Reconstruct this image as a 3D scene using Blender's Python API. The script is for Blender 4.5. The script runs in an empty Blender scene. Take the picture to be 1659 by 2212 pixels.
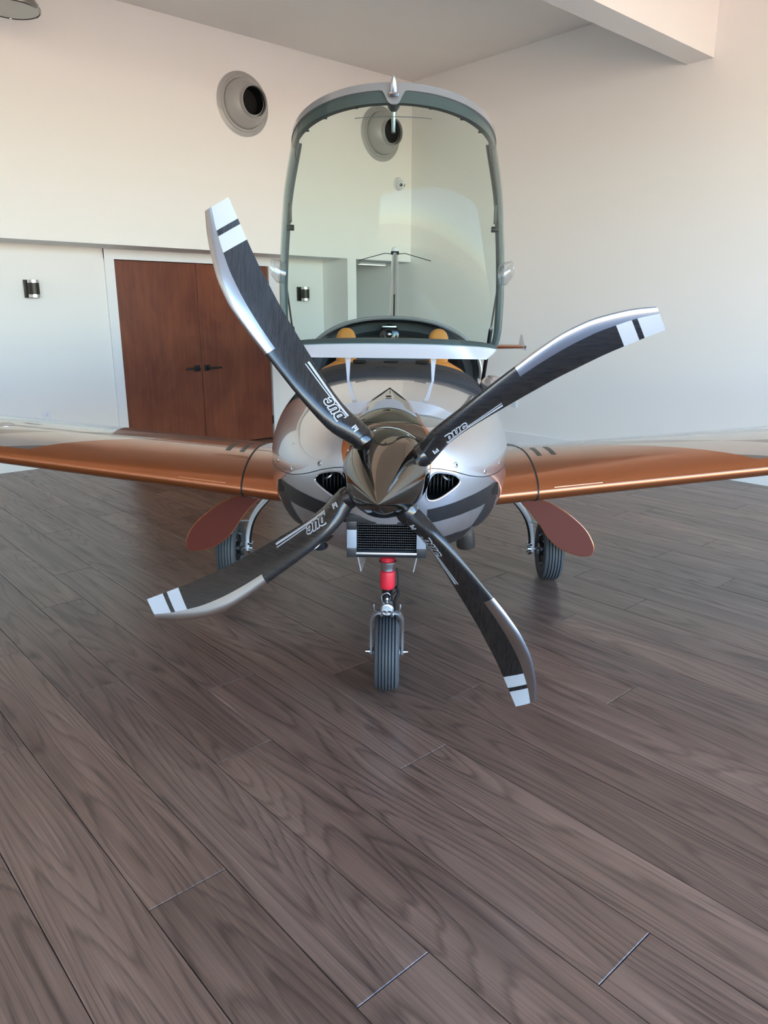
import bpy, bmesh, math, random
from mathutils import Vector, Matrix, Euler
R = math.radians
random.seed(7)
scene = bpy.context.scene
C = scene.collection

# ------------------------------------------------------------------ camera, sky, sun, exposure
# world axes are the room's: +X along the door wall towards the corner, +Y along the plain wall towards the corner
HEAD = -41.65
cam_d = bpy.data.cameras.new('camera'); cam = bpy.data.objects.new('camera', cam_d); C.objects.link(cam)
cam_d.sensor_fit = 'VERTICAL'; cam_d.sensor_height = 24.0; cam_d.lens = 24.0 * 1597 / 2212
cam_d.clip_start = .02; cam_d.clip_end = 400
cam.location = (0, 0, 1.505); cam.rotation_euler = (R(90 - 15.14), 0, R(HEAD))
scene.camera = cam

world = bpy.data.worlds.new('sky'); scene.world = world; world.use_nodes = True
wn = world.node_tree; wn.nodes.clear()
sky = wn.nodes.new('ShaderNodeTexSky'); sky.sky_type = 'NISHITA'; sky.sun_disc = False
sky.sun_elevation = R(48); sky.sun_rotation = R(75); sky.air_density = 1.0; sky.dust_density = .6
bg = wn.nodes.new('ShaderNodeBackground'); bg.inputs['Strength'].default_value = 1.12
wo = wn.nodes.new('ShaderNodeOutputWorld')
hs = wn.nodes.new('ShaderNodeHueSaturation'); hs.inputs['Saturation'].default_value = 1.14; wn.links.new(sky.outputs[0], hs.inputs['Color']); wn.links.new(hs.outputs[0], bg.inputs[0]); wn.links.new(bg.outputs[0], wo.inputs[0])

sun_d = bpy.data.lights.new('sun', 'SUN'); sun_d.energy = 21.5; sun_d.angle = R(.53); sun_d.color = (1, .76, .48)
sun = bpy.data.objects.new('sun', sun_d); C.objects.link(sun); sun.rotation_euler = (R(-30), R(-30), 0)
# light portal in the open hangar doorway (guides the sampling of the sky, gives no light itself)
por_d = bpy.data.lights.new('doorway_portal', 'AREA'); por_d.shape = 'RECTANGLE'; por_d.size = 11.2; por_d.size_y = 3.75
por_d.cycles.is_portal = True
por = bpy.data.objects.new('doorway_portal', por_d); C.objects.link(por)
por.location = (.9, -3.05, 1.86); por.rotation_euler = (R(90), 0, 0)

vs = scene.view_settings
vs.view_transform = 'Standard'; vs.look = 'None'; vs.exposure = .87; vs.gamma = 1; vs.use_curve_mapping = False

# ------------------------------------------------------------------ helpers
def link(o, parent=None):
    C.objects.link(o)
    if parent is not None: o.parent = parent
    return o
def tag(o, label=None, cat=None, group=None, kind=None):
    if label: o['label'] = label
    if cat: o['category'] = cat
    if group: o['group'] = group
    if kind: o['kind'] = kind
    return o
def empty(name, loc=(0, 0, 0), rot=(0, 0, 0)):
    o = bpy.data.objects.new(name, None); o.location = loc; o.rotation_euler = rot; o.empty_display_size = .1
    return link(o)
def obj(name, vf, mats, parent=None, smooth=True, angle=35, midx=None, label=None):
    v, f = vf
    me = bpy.data.meshes.new(name); me.from_pydata([tuple(p) for p in v], [], f)
    if not isinstance(mats, (list, tuple)): mats = [mats]
    for m in mats: me.materials.append(m)
    if midx: me.polygons.foreach_set('material_index', midx)
    bm = bmesh.new(); bm.from_mesh(me); bmesh.ops.recalc_face_normals(bm, faces=bm.faces); bm.to_mesh(me); bm.free()
    if smooth:
        me.polygons.foreach_set('use_smooth', [True] * len(me.polygons)); me.set_sharp_from_angle(angle=R(angle))
    me.update()
    o = bpy.data.objects.new(name, me)
    if label: o['label'] = label
    return link(o, parent)
def join(*vfs):
    V, F = [], []
    for v, f in vfs:
        n = len(V); V += list(v); F += [tuple(i + n for i in q) for q in f]
    return V, F
def xf(vf, M): return [M @ Vector(p) for p in vf[0]], vf[1]
def box(x0, x1, y0, y1, z0, z1, b=0.0):
    if b <= 0:
        v = [(x, y, z) for x in (x0, x1) for y in (y0, y1) for z in (z0, z1)]
        return v, [(0, 1, 3, 2), (4, 6, 7, 5), (0, 4, 5, 1), (2, 3, 7, 6), (0, 2, 6, 4), (1, 5, 7, 3)]
    bm = bmesh.new(); bmesh.ops.create_cube(bm, size=1)
    for q in bm.verts: q.co = Vector(((x0 + x1) / 2 + q.co.x * (x1 - x0), (y0 + y1) / 2 + q.co.y * (y1 - y0), (z0 + z1) / 2 + q.co.z * (z1 - z0)))
    bmesh.ops.bevel(bm, geom=bm.edges[:], offset=b, segments=2, affect='EDGES', profile=.6)
    bm.verts.index_update()
    r = [q.co.copy() for q in bm.verts], [tuple(q.index for q in p.verts) for p in bm.faces]; bm.free(); return r
def loft(rings, cyc=True, cap0=True, cap1=True):
    n = len(rings[0]); V = [p for r in rings for p in r]; F = []
    for i in range(len(rings) - 1):
        for j in range(n if cyc else n - 1):
            k = (j + 1) % n
            F.append((i * n + j, i * n + k, (i + 1) * n + k, (i + 1) * n + j))
    if cap0: F.append(tuple(range(n))[::-1])
    if cap1: F.append(tuple((len(rings) - 1) * n + j for j in range(n)))
    return V, F
def frame_of(d):
    d = Vector(d).normalized(); a = Vector((0, 0, 1)) if abs(d.z) < .9 else Vector((1, 0, 0))
    u = a.cross(d).normalized(); return u, d.cross(u).normalized(), d
def tube(path, rad, n=12, cap=True):
    path = [Vector(p) for p in path]; rings = []; u = None
    for i, p in enumerate(path):
        d = (path[min(i + 1, len(path) - 1)] - path[max(i - 1, 0)]).normalized()
        if u is None: u = frame_of(d)[0]
        u = (u - d * u.dot(d)).normalized(); w = d.cross(u)
        r = rad[i] if isinstance(rad, (list, tuple)) else rad
        rings.append([p + u * (r * math.cos(2 * math.pi * k / n)) + w * (r * math.sin(2 * math.pi * k / n)) for k in range(n)])
    return loft(rings, True, cap, cap)
def spline(pts, m=8):
    pts = [Vector(p) for p in pts]; out = []
    for i in range(len(pts) - 1):
        p0 = pts[max(i - 1, 0)]; p1 = pts[i]; p2 = pts[i + 1]; p3 = pts[min(i + 2, len(pts) - 1)]
        for k in range(m):
            t = k / m
            out.append(.5 * ((2 * p1) + (p2 - p0) * t + (2 * p0 - 5 * p1 + 4 * p2 - p3) * t * t + (3 * p1 - p0 - 3 * p2 + p3) * t ** 3))
    out.append(pts[-1]); return out
def lathe(prof, o, d, n=32, cap0=True, cap1=True):
    u, w, d = frame_of(d); o = Vector(o)
    rings = [[o + d * h + u * (r * math.cos(2 * math.pi * k / n)) + w * (r * math.sin(2 * math.pi * k / n)) for k in range(n)] for r, h in prof]
    return loft(rings, True, cap0, cap1)
def prism(poly, fn0, fn1):
    n = len(poly); V = [fn0(p) for p in poly] + [fn1(p) for p in poly]
    F = [tuple(range(n)), tuple(range(n, 2 * n))[::-1]] + [(j, (j + 1) % n, n + (j + 1) % n, n + j) for j in range(n)]
    return V, F
def pchip(xs, ys):
    n = len(xs); hh = [xs[i + 1] - xs[i] for i in range(n - 1)]; dl = [(ys[i + 1] - ys[i]) / hh[i] for i in range(n - 1)]
    m = [0] * n; m[0] = dl[0]; m[-1] = dl[-1]
    for i in range(1, n - 1):
        if dl[i - 1] * dl[i] > 0:
            w1 = 2 * hh[i] + hh[i - 1]; w2 = hh[i] + 2 * hh[i - 1]; m[i] = (w1 + w2) / (w1 / dl[i - 1] + w2 / dl[i])
    def f(x):
        x = min(max(x, xs[0]), xs[-1]); i = 0
        while i < n - 2 and x > xs[i + 1]: i += 1
        t = (x - xs[i]) / hh[i]
        return (2 * t ** 3 - 3 * t * t + 1) * ys[i] + (t ** 3 - 2 * t * t + t) * hh[i] * m[i] + (-2 * t ** 3 + 3 * t * t) * ys[i + 1] + (t ** 3 - t * t) * hh[i] * m[i + 1]
    return f

# ------------------------------------------------------------------ materials
def srgb(r, g, b):
    f = lambda c: (c / 255 / 12.92) if c / 255 <= .04045 else ((c / 255 + .055) / 1.055) ** 2.4
    return (f(r), f(g), f(b), 1)
def pm(name, col, rough=.5, metal=0.0, coat=0.0, coat_r=.03, spec=.5, bump=0.0, bscale=40, var=0.0, emit=None):
    m = bpy.data.materials.new(name); m.use_nodes = True; nt = m.node_tree; p = nt.nodes['Principled BSDF']
    p.inputs['Base Color'].default_value = col; p.inputs['Roughness'].default_value = rough; p.inputs['Metallic'].default_value = metal
    p.inputs['Coat Weight'].default_value = coat; p.inputs['Coat Roughness'].default_value = coat_r; p.inputs['Specular IOR Level'].default_value = spec
    tc = nt.nodes.new('ShaderNodeTexCoord'); nz = nt.nodes.new('ShaderNodeTexNoise'); nz.inputs['Scale'].default_value = bscale; nz.inputs['Detail'].default_value = 4
    nt.links.new(tc.outputs['Object'], nz.inputs['Vector'])
    if var > 0:
        mx = nt.nodes.new('ShaderNodeMix'); mx.data_type = 'RGBA'; mx.blend_type = 'MULTIPLY'; mx.inputs[0].default_value = var
        mx.inputs[6].default_value = col; nt.links.new(nz.outputs['Color'], mx.inputs[7]); nt.links.new(mx.outputs[2], p.inputs['Base Color'])
    if bump > 0:
        b = nt.nodes.new('ShaderNodeBump'); b.inputs['Strength'].default_value = bump; b.inputs['Distance'].default_value = .002
        nt.links.new(nz.outputs['Fac'], b.inputs['Height']); nt.links.new(b.outputs[0], p.inputs['Normal'])
    if emit:
        p.inputs['Emission Color'].default_value = emit[0]; p.inputs['Emission Strength'].default_value = emit[1]
    return m
class NT:
    def __init__(s, m): s.nt = m.node_tree; s.p = s.nt.nodes['Principled BSDF']
    def n(s, t, **kw):
        x = s.nt.nodes.new('ShaderNode' + t)
        for k, v in kw.items(): setattr(x, k, v)
        return x
    def l(s, a, b): s.nt.links.new(a, b)
    def math(s, op, a, b=None, c=None, clamp=False):
        x = s.n('Math', operation=op); x.use_clamp = clamp
        for i, q in enumerate((a, b, c)):
            if q is None: continue
            if isinstance(q, (int, float)): x.inputs[i].default_value = q
            else: s.l(q, x.inputs[i])
        return x.outputs[0]
    def mix(s, f, a, b, bt='MIX'):
        x = s.n('Mix', data_type='RGBA', blend_type=bt)
        for i, q in ((0, f), (6, a), (7, b)):
            if isinstance(q, (int, float)) or isinstance(q, tuple): x.inputs[i].default_value = q
            else: s.l(q, x.inputs[i])
        return x.outputs[2]
    def ramp(s, f, *stops):
        x = s.n('ValToRGB'); e = x.color_ramp.elements
        while len(e) > 1: e.remove(e[0])
        e[0].position, e[0].color = stops[0]
        for pos, col in stops[1:]: q = e.new(pos); q.color = col
        s.l(f, x.inputs[0]); return x.outputs[0]
    def map(s, v, scale=(1, 1, 1), loc=(0, 0, 0)):
        x = s.n('Mapping'); x.inputs['Scale'].default_value = scale; x.inputs['Location'].default_value = loc; s.l(v, x.inputs[0]); return x.outputs[0]
    def noise(s, v, sc, det=3, rough=.5, dist=0.0):
        x = s.n('TexNoise'); x.inputs['Scale'].default_value = sc; x.inputs['Detail'].default_value = det; x.inputs['Roughness'].default_value = rough; x.inputs['Distortion'].default_value = dist
        s.l(v, x.inputs['Vector']); return x.outputs[0]

M = {}
M['wall'] = pm('white_wall_paint', srgb(241, 239, 236), .55, bump=.06, bscale=260)
M['ceil'] = pm('ceiling_paint', srgb(238, 235, 231), .7, bump=.05, bscale=260)
M['trim'] = pm('white_trim_gloss', srgb(236, 236, 237), .35, bump=.03, bscale=120)
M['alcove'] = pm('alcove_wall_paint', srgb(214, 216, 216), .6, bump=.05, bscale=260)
M['concrete'] = pm('apron_concrete', (.54, .41, .28, 1), .85, bump=.3, bscale=8, var=.25)
M['groove'] = pm('floor_underlay', srgb(38, 34, 33), .7, bump=.1)
M['silver'] = pm('silver_metallic_paint', (.47, .485, .52, 1), .27, .75, 1.0, .02)
M['graystripe'] = pm('dark_grey_paint', (.016, .0165, .019, 1), .42, .0, .12, .1, .35)
M['black'] = pm('gloss_black', (.006, .006, .007, 1), .18, 0, .6, .04)
M['matblack'] = pm('matt_black', (.008, .008, .009, 1), .6, spec=.25, bump=.1, bscale=200)
M['radfin'] = pm('radiator_black', (.003, .003, .0035, 1), .6, spec=.12)
M['scoopgrey'] = pm('scoop_silver_grey', (.26, .29, .34, 1), .4, .2, .4, .1)
M['hinge'] = pm('hinge_grey_paint', (.40, .42, .47, 1), .4, 0, .2, .1)
M['bay'] = pm('engine_bay_black', (.012, .012, .013, 1), .5, bump=.2, bscale=60)
M['chromeblk'] = pm('smoked_chrome', (.16, .147, .130, 1), .05, 1.0, 0, bump=.004, bscale=6)
M['chrome'] = pm('polished_steel', (.66, .67, .68, 1), .14, 1.0, bump=.01, bscale=90)
M['alu'] = pm('satin_aluminium', (.50, .51, .53, 1), .33, 1.0, bump=.02, bscale=200)
M['guard'] = pm('leading_edge_metal', (.50, .50, .495, 1), .20, 1.0, bump=.03, bscale=30)
M['copper'] = pm('copper_metallic_paint', (.36, .105, .028, 1), .30, .72, 1.0, .025)
M['copperdark'] = pm('gear_door_paint', (.105, .020, .012, 1), .5, .0, .0, .1, .18, bump=.02, bscale=60)
M['tire'] = pm('tyre_rubber', (.060, .065, .073, 1), .6, bump=.15, bscale=300, var=.2)
M['grooveshade'] = pm('tyre_groove_shade', (.006, .006, .006, 1), .8)  # near-black colour paints the shade into the tread grooves
M['red'] = pm('red_rubber_sleeve', (.62, .018, .035, 1), .42, bump=.03, bscale=200)
M['white'] = pm('white_tip_paint', srgb(172, 176, 182), .45, 0, .1, .1)
M['canopywhite'] = pm('canopy_silver_white_paint', (.66, .68, .72, 1), .25, .25, 1.0, .03)
M['canopygrey'] = pm('canopy_grey_paint', (.22, .224, .23, 1), .3, .3, 1.0, .03)
M['cframe'] = pm('canopy_frame_grey', (.070, .074, .078, 1), .45, bump=.03, bscale=200)
M['leather'] = pm('tan_leather', (.48, .19, .035, 1), .45, bump=.2, bscale=220)
M['dash'] = pm('glareshield_fabric', (.026, .0265, .029, 1), .85, bump=.3, bscale=500)
M['cabin'] = pm('cabin_lining', (.045, .052, .058, 1), .7, bump=.1, bscale=200)
M['rubber'] = pm('black_rubber', (.012, .012, .012, 1), .6)
M['vent'] = pm('grey_vent_enamel', (.40, .40, .39, 1), .38, .1, bump=.02, bscale=90)
M['bronze'] = pm('dark_bronze', (.05, .043, .037, 1), .4, .6)
M['plate'] = pm('white_plastic', srgb(232, 234, 238), .35)
M['blackmetal'] = pm('black_powdercoat', (.012, .012, .013, 1), .4, .3)
M['lampglass'] = pm('lamp_lens', (.30, .34, .35, 1), .2, 0, .5)
M['lampmetal'] = pm('lamp_spun_metal', (.36, .35, .33, 1), .3, .9)
M['led'] = pm('led_strip', (.9, .9, .88, 1), .4, emit=((1, .98, .93, 1), .4))
M['ledlens'] = pm('landing_light_lens', (.75, .8, .82, 1), .1, .6, .8)

# canopy glass: thin tinted sheet, transmits tinted light and mirrors by Fresnel
def glass(name, tint, f0=.006, f1=.6):
    m = bpy.data.materials.new(name); m.use_nodes = True; nt = m.node_tree; nt.nodes.clear()
    t = nt.nodes.new('ShaderNodeBsdfTransparent'); g = nt.nodes.new('ShaderNodeBsdfGlossy'); lw = nt.nodes.new('ShaderNodeLayerWeight')
    pw = nt.nodes.new('ShaderNodeMath'); ml = nt.nodes.new('ShaderNodeMath'); mx = nt.nodes.new('ShaderNodeMixShader'); o = nt.nodes.new('ShaderNodeOutputMaterial')
    t.inputs[0].default_value = tint; g.inputs['Roughness'].default_value = .015; g.inputs[0].default_value = (.9, .95, .95, 1)
    lw.inputs[0].default_value = .5; pw.operation = 'POWER'; pw.inputs[1].default_value = 5; ml.operation = 'MULTIPLY_ADD'; ml.inputs[1].default_value = f1; ml.inputs[2].default_value = f0
    nt.links.new(lw.outputs['Facing'], pw.inputs[0]); nt.links.new(pw.outputs[0], ml.inputs[0]); nt.links.new(ml.outputs[0], mx.inputs[0])
    nt.links.new(t.outputs[0], mx.inputs[1]); nt.links.new(g.outputs[0], mx.inputs[2]); nt.links.new(mx.outputs[0], o.inputs[0])
    return m
M['glass'] = glass('tinted_acrylic', (.895, .955, .930, 1))
M['clear'] = glass('clear_acrylic', (.90, .91, .92, 1), .10, .9)

# carbon blade: black lacquer with fine diagonal polishing marks
m = pm('carbon_blade', (.010, .0105, .012, 1), .3, 0, .35, .10); M['carbon'] = m; k = NT(m)
tc = k.n('TexCoord'); rot = k.n('Mapping'); rot.inputs['Rotation'].default_value = (0, 0, R(32)); k.l(tc.outputs['Object'], rot.inputs[0])
s1 = k.noise(k.map(rot.outputs[0], (9, 420, 30)), 1, 4, .7)
k.l(k.ramp(s1, (.35, (.24, .24, .24, 1)), (.72, (.38, .38, .38, 1))), k.p.inputs['Roughness'])
k.l(k.mix(k.ramp(s1, (.45, (0, 0, 0, 1)), (.75, (1, 1, 1, 1))), (.009, .0093, .010, 1), (.018, .018, .018, 1)), k.p.inputs['Base Color'])

# wing paint: copper leading edge and root, pale silver-grey check outboard
m = pm('wing_paint', (.36, .105, .028, 1), .28, .72, 1.0, .025); M['wing'] = m; k = NT(m)
tc = k.n('TexCoord'); sp = k.n('SeparateXYZ'); k.l(tc.outputs['Object'], sp.inputs[0])
ax = k.math('ABSOLUTE', sp.outputs[0]); yc = k.math('SUBTRACT', sp.outputs[1], 1.39)
edge = k.math('SUBTRACT', yc, k.math('SUBTRACT', .36, k.math('MULTIPLY', k.math('SUBTRACT', ax, 1.24), .62)))
mask = k.math('MULTIPLY', k.math('GREATER_THAN', edge, 0), k.math('GREATER_THAN', yc, .06))
chk = k.n('TexChecker'); chk.inputs['Scale'].default_value = 1.0
cb = k.n('CombineXYZ'); k.l(k.math('MULTIPLY', k.math('ADD', ax, k.math('MULTIPLY', yc, 1.9)), 1.35), cb.inputs[0]); k.l(k.math('ADD', k.math('MULTIPLY', k.math('ADD', yc, k.math('MULTIPLY', ax, .25)), 5.2), .3), cb.inputs[1]); cb.inputs[2].default_value = .5
k.l(cb.outputs[0], chk.inputs[0]); chk.inputs[1].default_value = (.50, .50, .49, 1); chk.inputs[2].default_value = (.20, .20, .19, 1)
k.l(k.mix(mask, (.36, .105, .028, 1), chk.outputs[0]), k.p.inputs['Base Color'])

# stained veneer doors
m = pm('stained_veneer', srgb(112, 62, 42), .42, coat=.08, coat_r=.2, spec=.3); M['door'] = m; k = NT(m)
tc = k.n('TexCoord'); g1 = k.noise(k.map(tc.outputs['Object'], (26, 26, 1.4)), 1, 6, .62, .4); g2 = k.noise(k.map(tc.outputs['Object'], (1.6, 1.6, .9)), 1.3, 3, .6, .8)
g3 = k.noise(k.map(tc.outputs['Object'], (150, 150, 5)), 1, 2)
c1 = k.ramp(g1, (.30, srgb(88, 40, 25)), (.5, srgb(116, 58, 37)), (.72, srgb(138, 76, 48)))
c2 = k.mix(.55, c1, k.ramp(g2, (.3, srgb(92, 40, 28)), (.7, srgb(142, 82, 52))))
k.l(k.mix(.12, c2, g3, 'MULTIPLY'), k.p.inputs['Base Color'])

# grey-brown vinyl plank: grain runs along the plank, every plank its own cut and tone
m = pm('plank_wood', srgb(98, 88, 84), .38, spec=.7); M['plank'] = m; k = NT(m)
tc = k.n('TexCoord'); oi = k.n('ObjectInfo')
off = k.n('CombineXYZ'); k.l(k.math('MULTIPLY', oi.outputs['Random'], 37.0), off.inputs[0]); k.l(k.math('MULTIPLY', oi.outputs['Random'], 91.0), off.inputs[1])
va = k.n('VectorMath', operation='ADD'); k.l(tc.outputs['Object'], va.inputs[0]); k.l(off.outputs[0], va.inputs[1]); pv = va.outputs[0]
big = k.noise(k.map(pv, (4.6, .46, 1)), 1.0, 1.2, .45, .25)              # broad cathedral field
rings = k.math('FRACT', k.math('MULTIPLY', k.math('ADD', big, k.math('MULTIPLY', k.noise(k.map(pv, (40, 2.0, 1)), 1, 3, .6), .035)), 22.0))
ringc = k.ramp(rings, (0, (.32, .32, .32, 1)), (.18, (.75, .75, .75, 1)), (.75, (.62, .62, .62, 1)), (.97, (.25, .25, .25, 1)), (1, (.32, .32, .32, 1)))
fine = k.noise(k.map(pv, (210, 2.2, 1)), 1, 3, .6)
streak = k.noise(k.map(pv, (11, .7, 1)), 1, 5, .6, .25)
kn = k.n('TexVoronoi'); kn.inputs['Scale'].default_value = 1.0; k.l(k.map(pv, (4.2, 1.25, 1)), kn.inputs['Vector'])
knot = k.ramp(kn.outputs['Distance'], (.02, (1, 1, 1, 1)), (.13, (0, 0, 0, 1)))
val = k.math('ADD', k.math('MULTIPLY', ringc, .34), k.math('ADD', k.math('MULTIPLY', fine, .46), k.math('MULTIPLY', streak, .60)))
val = k.math('SUBTRACT', val, k.math('MULTIPLY', knot, .12))
col = k.ramp(val, (.40, srgb(44, 37, 34)), (.60, srgb(90, 76, 69)), (.78, srgb(121, 104, 94)), (1.0, srgb(152, 134, 122)))
tone = k.ramp(oi.outputs['Random'], (0, (.80, .69, .62, 1)), (.35, (1.03, .88, .78, 1)), (.65, (.92, .82, .75, 1)), (1, (1.14, .98, .86, 1)))
k.l(k.mix(1.0, col, tone, 'MULTIPLY'), k.p.inputs['Base Color'])
k.l(k.ramp(val, (.3, (.42, .42, .42, 1)), (.9, (.29, .29, .29, 1))), k.p.inputs['Roughness'])
b = k.n('Bump'); b.inputs['Strength'].default_value = .28; b.inputs['Distance'].default_value = .001; k.l(k.math('ADD', k.math('MULTIPLY', fine, .8), k.math('MULTIPLY', ringc, .35)), b.inputs['Height']); k.l(b.outputs[0], k.p.inputs['Normal'])

# ------------------------------------------------------------------ room shell
A1, BF, B0 = 6.86, 7.20, 7.685          # plain wall, upper (overhanging) door wall, recessed lower door wall
AL, BD = -5.2, -3.0                     # far side wall, hangar doorway wall
ZL, ZC, ZB, ZH = 2.118, 4.175, 3.610, 5.0   # ledge, low ceiling, beam underside, high ceiling
def st(name, vf, mat, parent=None, smooth=False):
    o = obj(name, vf, mat, parent, smooth)
    if parent is None: o['kind'] = 'structure'
    return o
st('ground_outside', box(-90, 90, -120, BD - .12, -.30, -.06), M['concrete'])
floor = st('floor', box(AL - .1, A1 + .1, BD - .2, B0 + 1.5, -.12, -.012), M['groove'])
# planks, laid along Y in rows, joints at the places read off the floor
PW, PL, P0 = .2276, 1.845, .597
KJ = {-1: .771, 0: 1.593, 1: 1.018, 2: .208, 3: .69, 4: 1.61, 5: .458, 6: 1.825, 7: .577, 8: 1.382, 10: .148, 11: .785, 12: .011, 13: .477, 15: 1.682, 16: .343, 18: .254}
th = R(15.14); hd = R(41.65)
def seen(x, y):
    fx = x * math.cos(hd) - y * math.sin(hd); fyv = x * math.sin(hd) + y * math.cos(hd)
    Z = fyv * math.cos(th) + 1.505 * math.sin(th)
    if Z < .3: return False
    u = 1597 * fx / Z; v = 1597 * (-fyv * math.sin(th) + 1.505 * math.cos(th)) / Z
    return abs(u) < 860 and -260 < v < 1140
def plank_mesh(L):
    g, c, t = .0011, .0016, .012
    x, y = PW / 2 - g, L / 2 - g
    V = [(-x, -y, -t), (x, -y, -t), (x, y, -t), (-x, y, -t), (-x, -y, -c), (x, -y, -c), (x, y, -c), (-x, y, -c), (-x + c, -y + c, 0), (x - c, -y + c, 0), (x - c, y - c, 0), (-x + c, y - c, 0)]
    F = [(8, 9, 10, 11)] + [(i, (i + 1) % 4, 4 + (i + 1) % 4, 4 + i) for i in range(4)] + [(4 + i, 4 + (i + 1) % 4, 8 + (i + 1) % 4, 8 + i) for i in range(4)]
    return V, F
cache = {}; hiddenV = []; npl = 0
r0 = int((AL - P0) // PW); r1 = int((A1 - P0) // PW)
for row in range(r0, r1 + 1):
    xc = P0 + (row + .5) * PW
    j = KJ.get(row, random.uniform(0, PL))
    y = j - PL * math.ceil((j - (BD - .1)) / PL)
    while y < B0 + 1.4:
        ya, yb = max(y, BD - .1), min(y + PL, B0 + 1.4); y += PL
        if yb - ya < .02: continue
        L = round(yb - ya, 4); yc_ = (ya + yb) / 2
        vis = any(seen(xc + dx, ya + (yb - ya) * q / 8) for q in range(9) for dx in (-.1, .1))
        if not vis:
            hiddenV.append(xf(plank_mesh(L), Matrix.Translation((xc, yc_, 0)))); continue
        if L not in cache:
            o = obj('plank', plank_mesh(L), M['plank'], floor, False); cache[L] = o.data
        else:
            o = bpy.data.objects.new('plank', cache[L]); link(o, floor)
        o.location = (xc, yc_, 0); npl += 1
hp = obj('plank_field', join(*hiddenV), M['plank'], floor, False); hp['kind'] = 'stuff'

st('wall_right', box(A1, A1 + .2, BD - .12, B0 + 1.5, -.05, ZH + .1), M['wall'])
st('wall_left', box(AL, A1 - .001, BF, BF + .12, ZL, ZC + .05), M['wall'])                     # upper wall, overhanging
st('ceiling', box(AL, A1 - .001, 3.46, BF + .1, ZC, ZC + .2), M['ceil'])
st('ceiling_high', box(AL - .2, A1 + .2, BD - .12, 3.47, ZH, ZH + .2), M['ceil'])
st('ceiling_beam', box(AL, A1 - .001, 3.455, 3.695, ZB, ZH - .001), M['wall'])
st('soffit', box(AL, 5.821, BF + .121, B0 + .13, ZL, ZL + .1), M['ceil'])
D0, D1, DH = 3.18, 5.015, 2.018
post0, post1 = 5.822, 5.957
o = st('wall_lower_left', join(box(AL, D0, B0, B0 + .12, -.05, ZL), box(D1, post0, B0, B0 + .12, -.05, ZL), box(D0, D1, B0, B0 + .12, DH, ZL)), M['wall'])
st('wall_post', join(box(post0, post1, BF, B0 + 1.0, -.05, ZL), box(post0 + .0005, post1, BF + .125, B0 + .9995, ZL, ZL + .15)), M['wall'])
st('wall_alcove', box(post0, A1 - .001, B0 + 1.0, B0 + 1.1, -.05, ZL + .2), M['alcove'])
st('ceiling_alcove', box(post1 + .001, A1 - .001, BF + .125, B0 + .999, ZL + .002, ZL + .15), M['alcove'])
st('wall_side', box(AL - .2, AL, BD - .12, B0 + .2, -.05, ZH + .1), M['wall'])
st('wall_front', join(box(AL, -4.6, BD - .12, BD, -.05, ZH), box(6.4, A1 - .001, BD - .12, BD, -.05, ZH), box(-4.6, 6.4, BD - .12, BD, 3.7, ZH)), M['wall'])
st('baseboard_right', box(A1 - .016, A1, BD, B0 + .99, 0, .148, .004), M['trim'])
st('baseboard_left', join(box(AL, D0 - .1, B0 - .015, B0, 0, .148), box(D1 + .1, post0, B0 - .015, B0, 0, .148)), M['trim'])
# door casing and the pair of doors
st('trim_1', join(box(D0 - .098, D0, B0 - .022, B0 + .005, 0, DH + .098), box(D1, D1 + .098, B0 - .022, B0 + .005, 0, DH + .098), box(D0 - .098, D1 + .098, B0 - .0225, B0 + .005, DH, DH + .0975)), M['trim'])
dm = (D0 + D1) / 2
for i, (x0, x1, s) in enumerate(((D0 + .006, dm - .002, -1), (dm + .002, D1 - .006, 1))):
    d = st('door_%d' % (i + 1), box(x0, x1, B0 + .006, B0 + .046, .010, DH - .006, .003), M['door'])
    d['label'] = 'reddish brown veneer door leaf, ' + ('left of the pair, farther from the airplane nose' if i == 0 else 'right of the pair, its corner behind the cowling')
    hx = dm + s * .062; hz = .895
    obj('handle_rose', box(hx - .034, hx + .034, B0 - .006, B0 + .006, hz - .034, hz + .034, .003), M['blackmetal'], d)
    obj('lever_handle', join(box(hx - .012, hx + .012, B0 - .052, B0 - .006, hz - .012, hz + .012, .003), box(min(hx - s * .012, hx + s * .155), max(hx - s * .012, hx + s * .155), B0 - .060, B0 - .044, hz - .010, hz + .010, .004)), M['blackmetal'], d)
    ex = x0 if s < 0 else x1
    for hz2 in (.23, 1.02, 1.80):
        obj('hinge', lathe([(.008, -.05), (.008, .05)], (ex + s * .003, B0 - .004, hz2), (0, 0, 1), 12), M['blackmetal'], d)
st('door_gap_backing', box(D0 - .01, D1 + .01, B0 + .05, B0 + .11, -.05, DH + .01), M['matblack'])  # black sheet added behind the leaves so the door gaps stay dark

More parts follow.
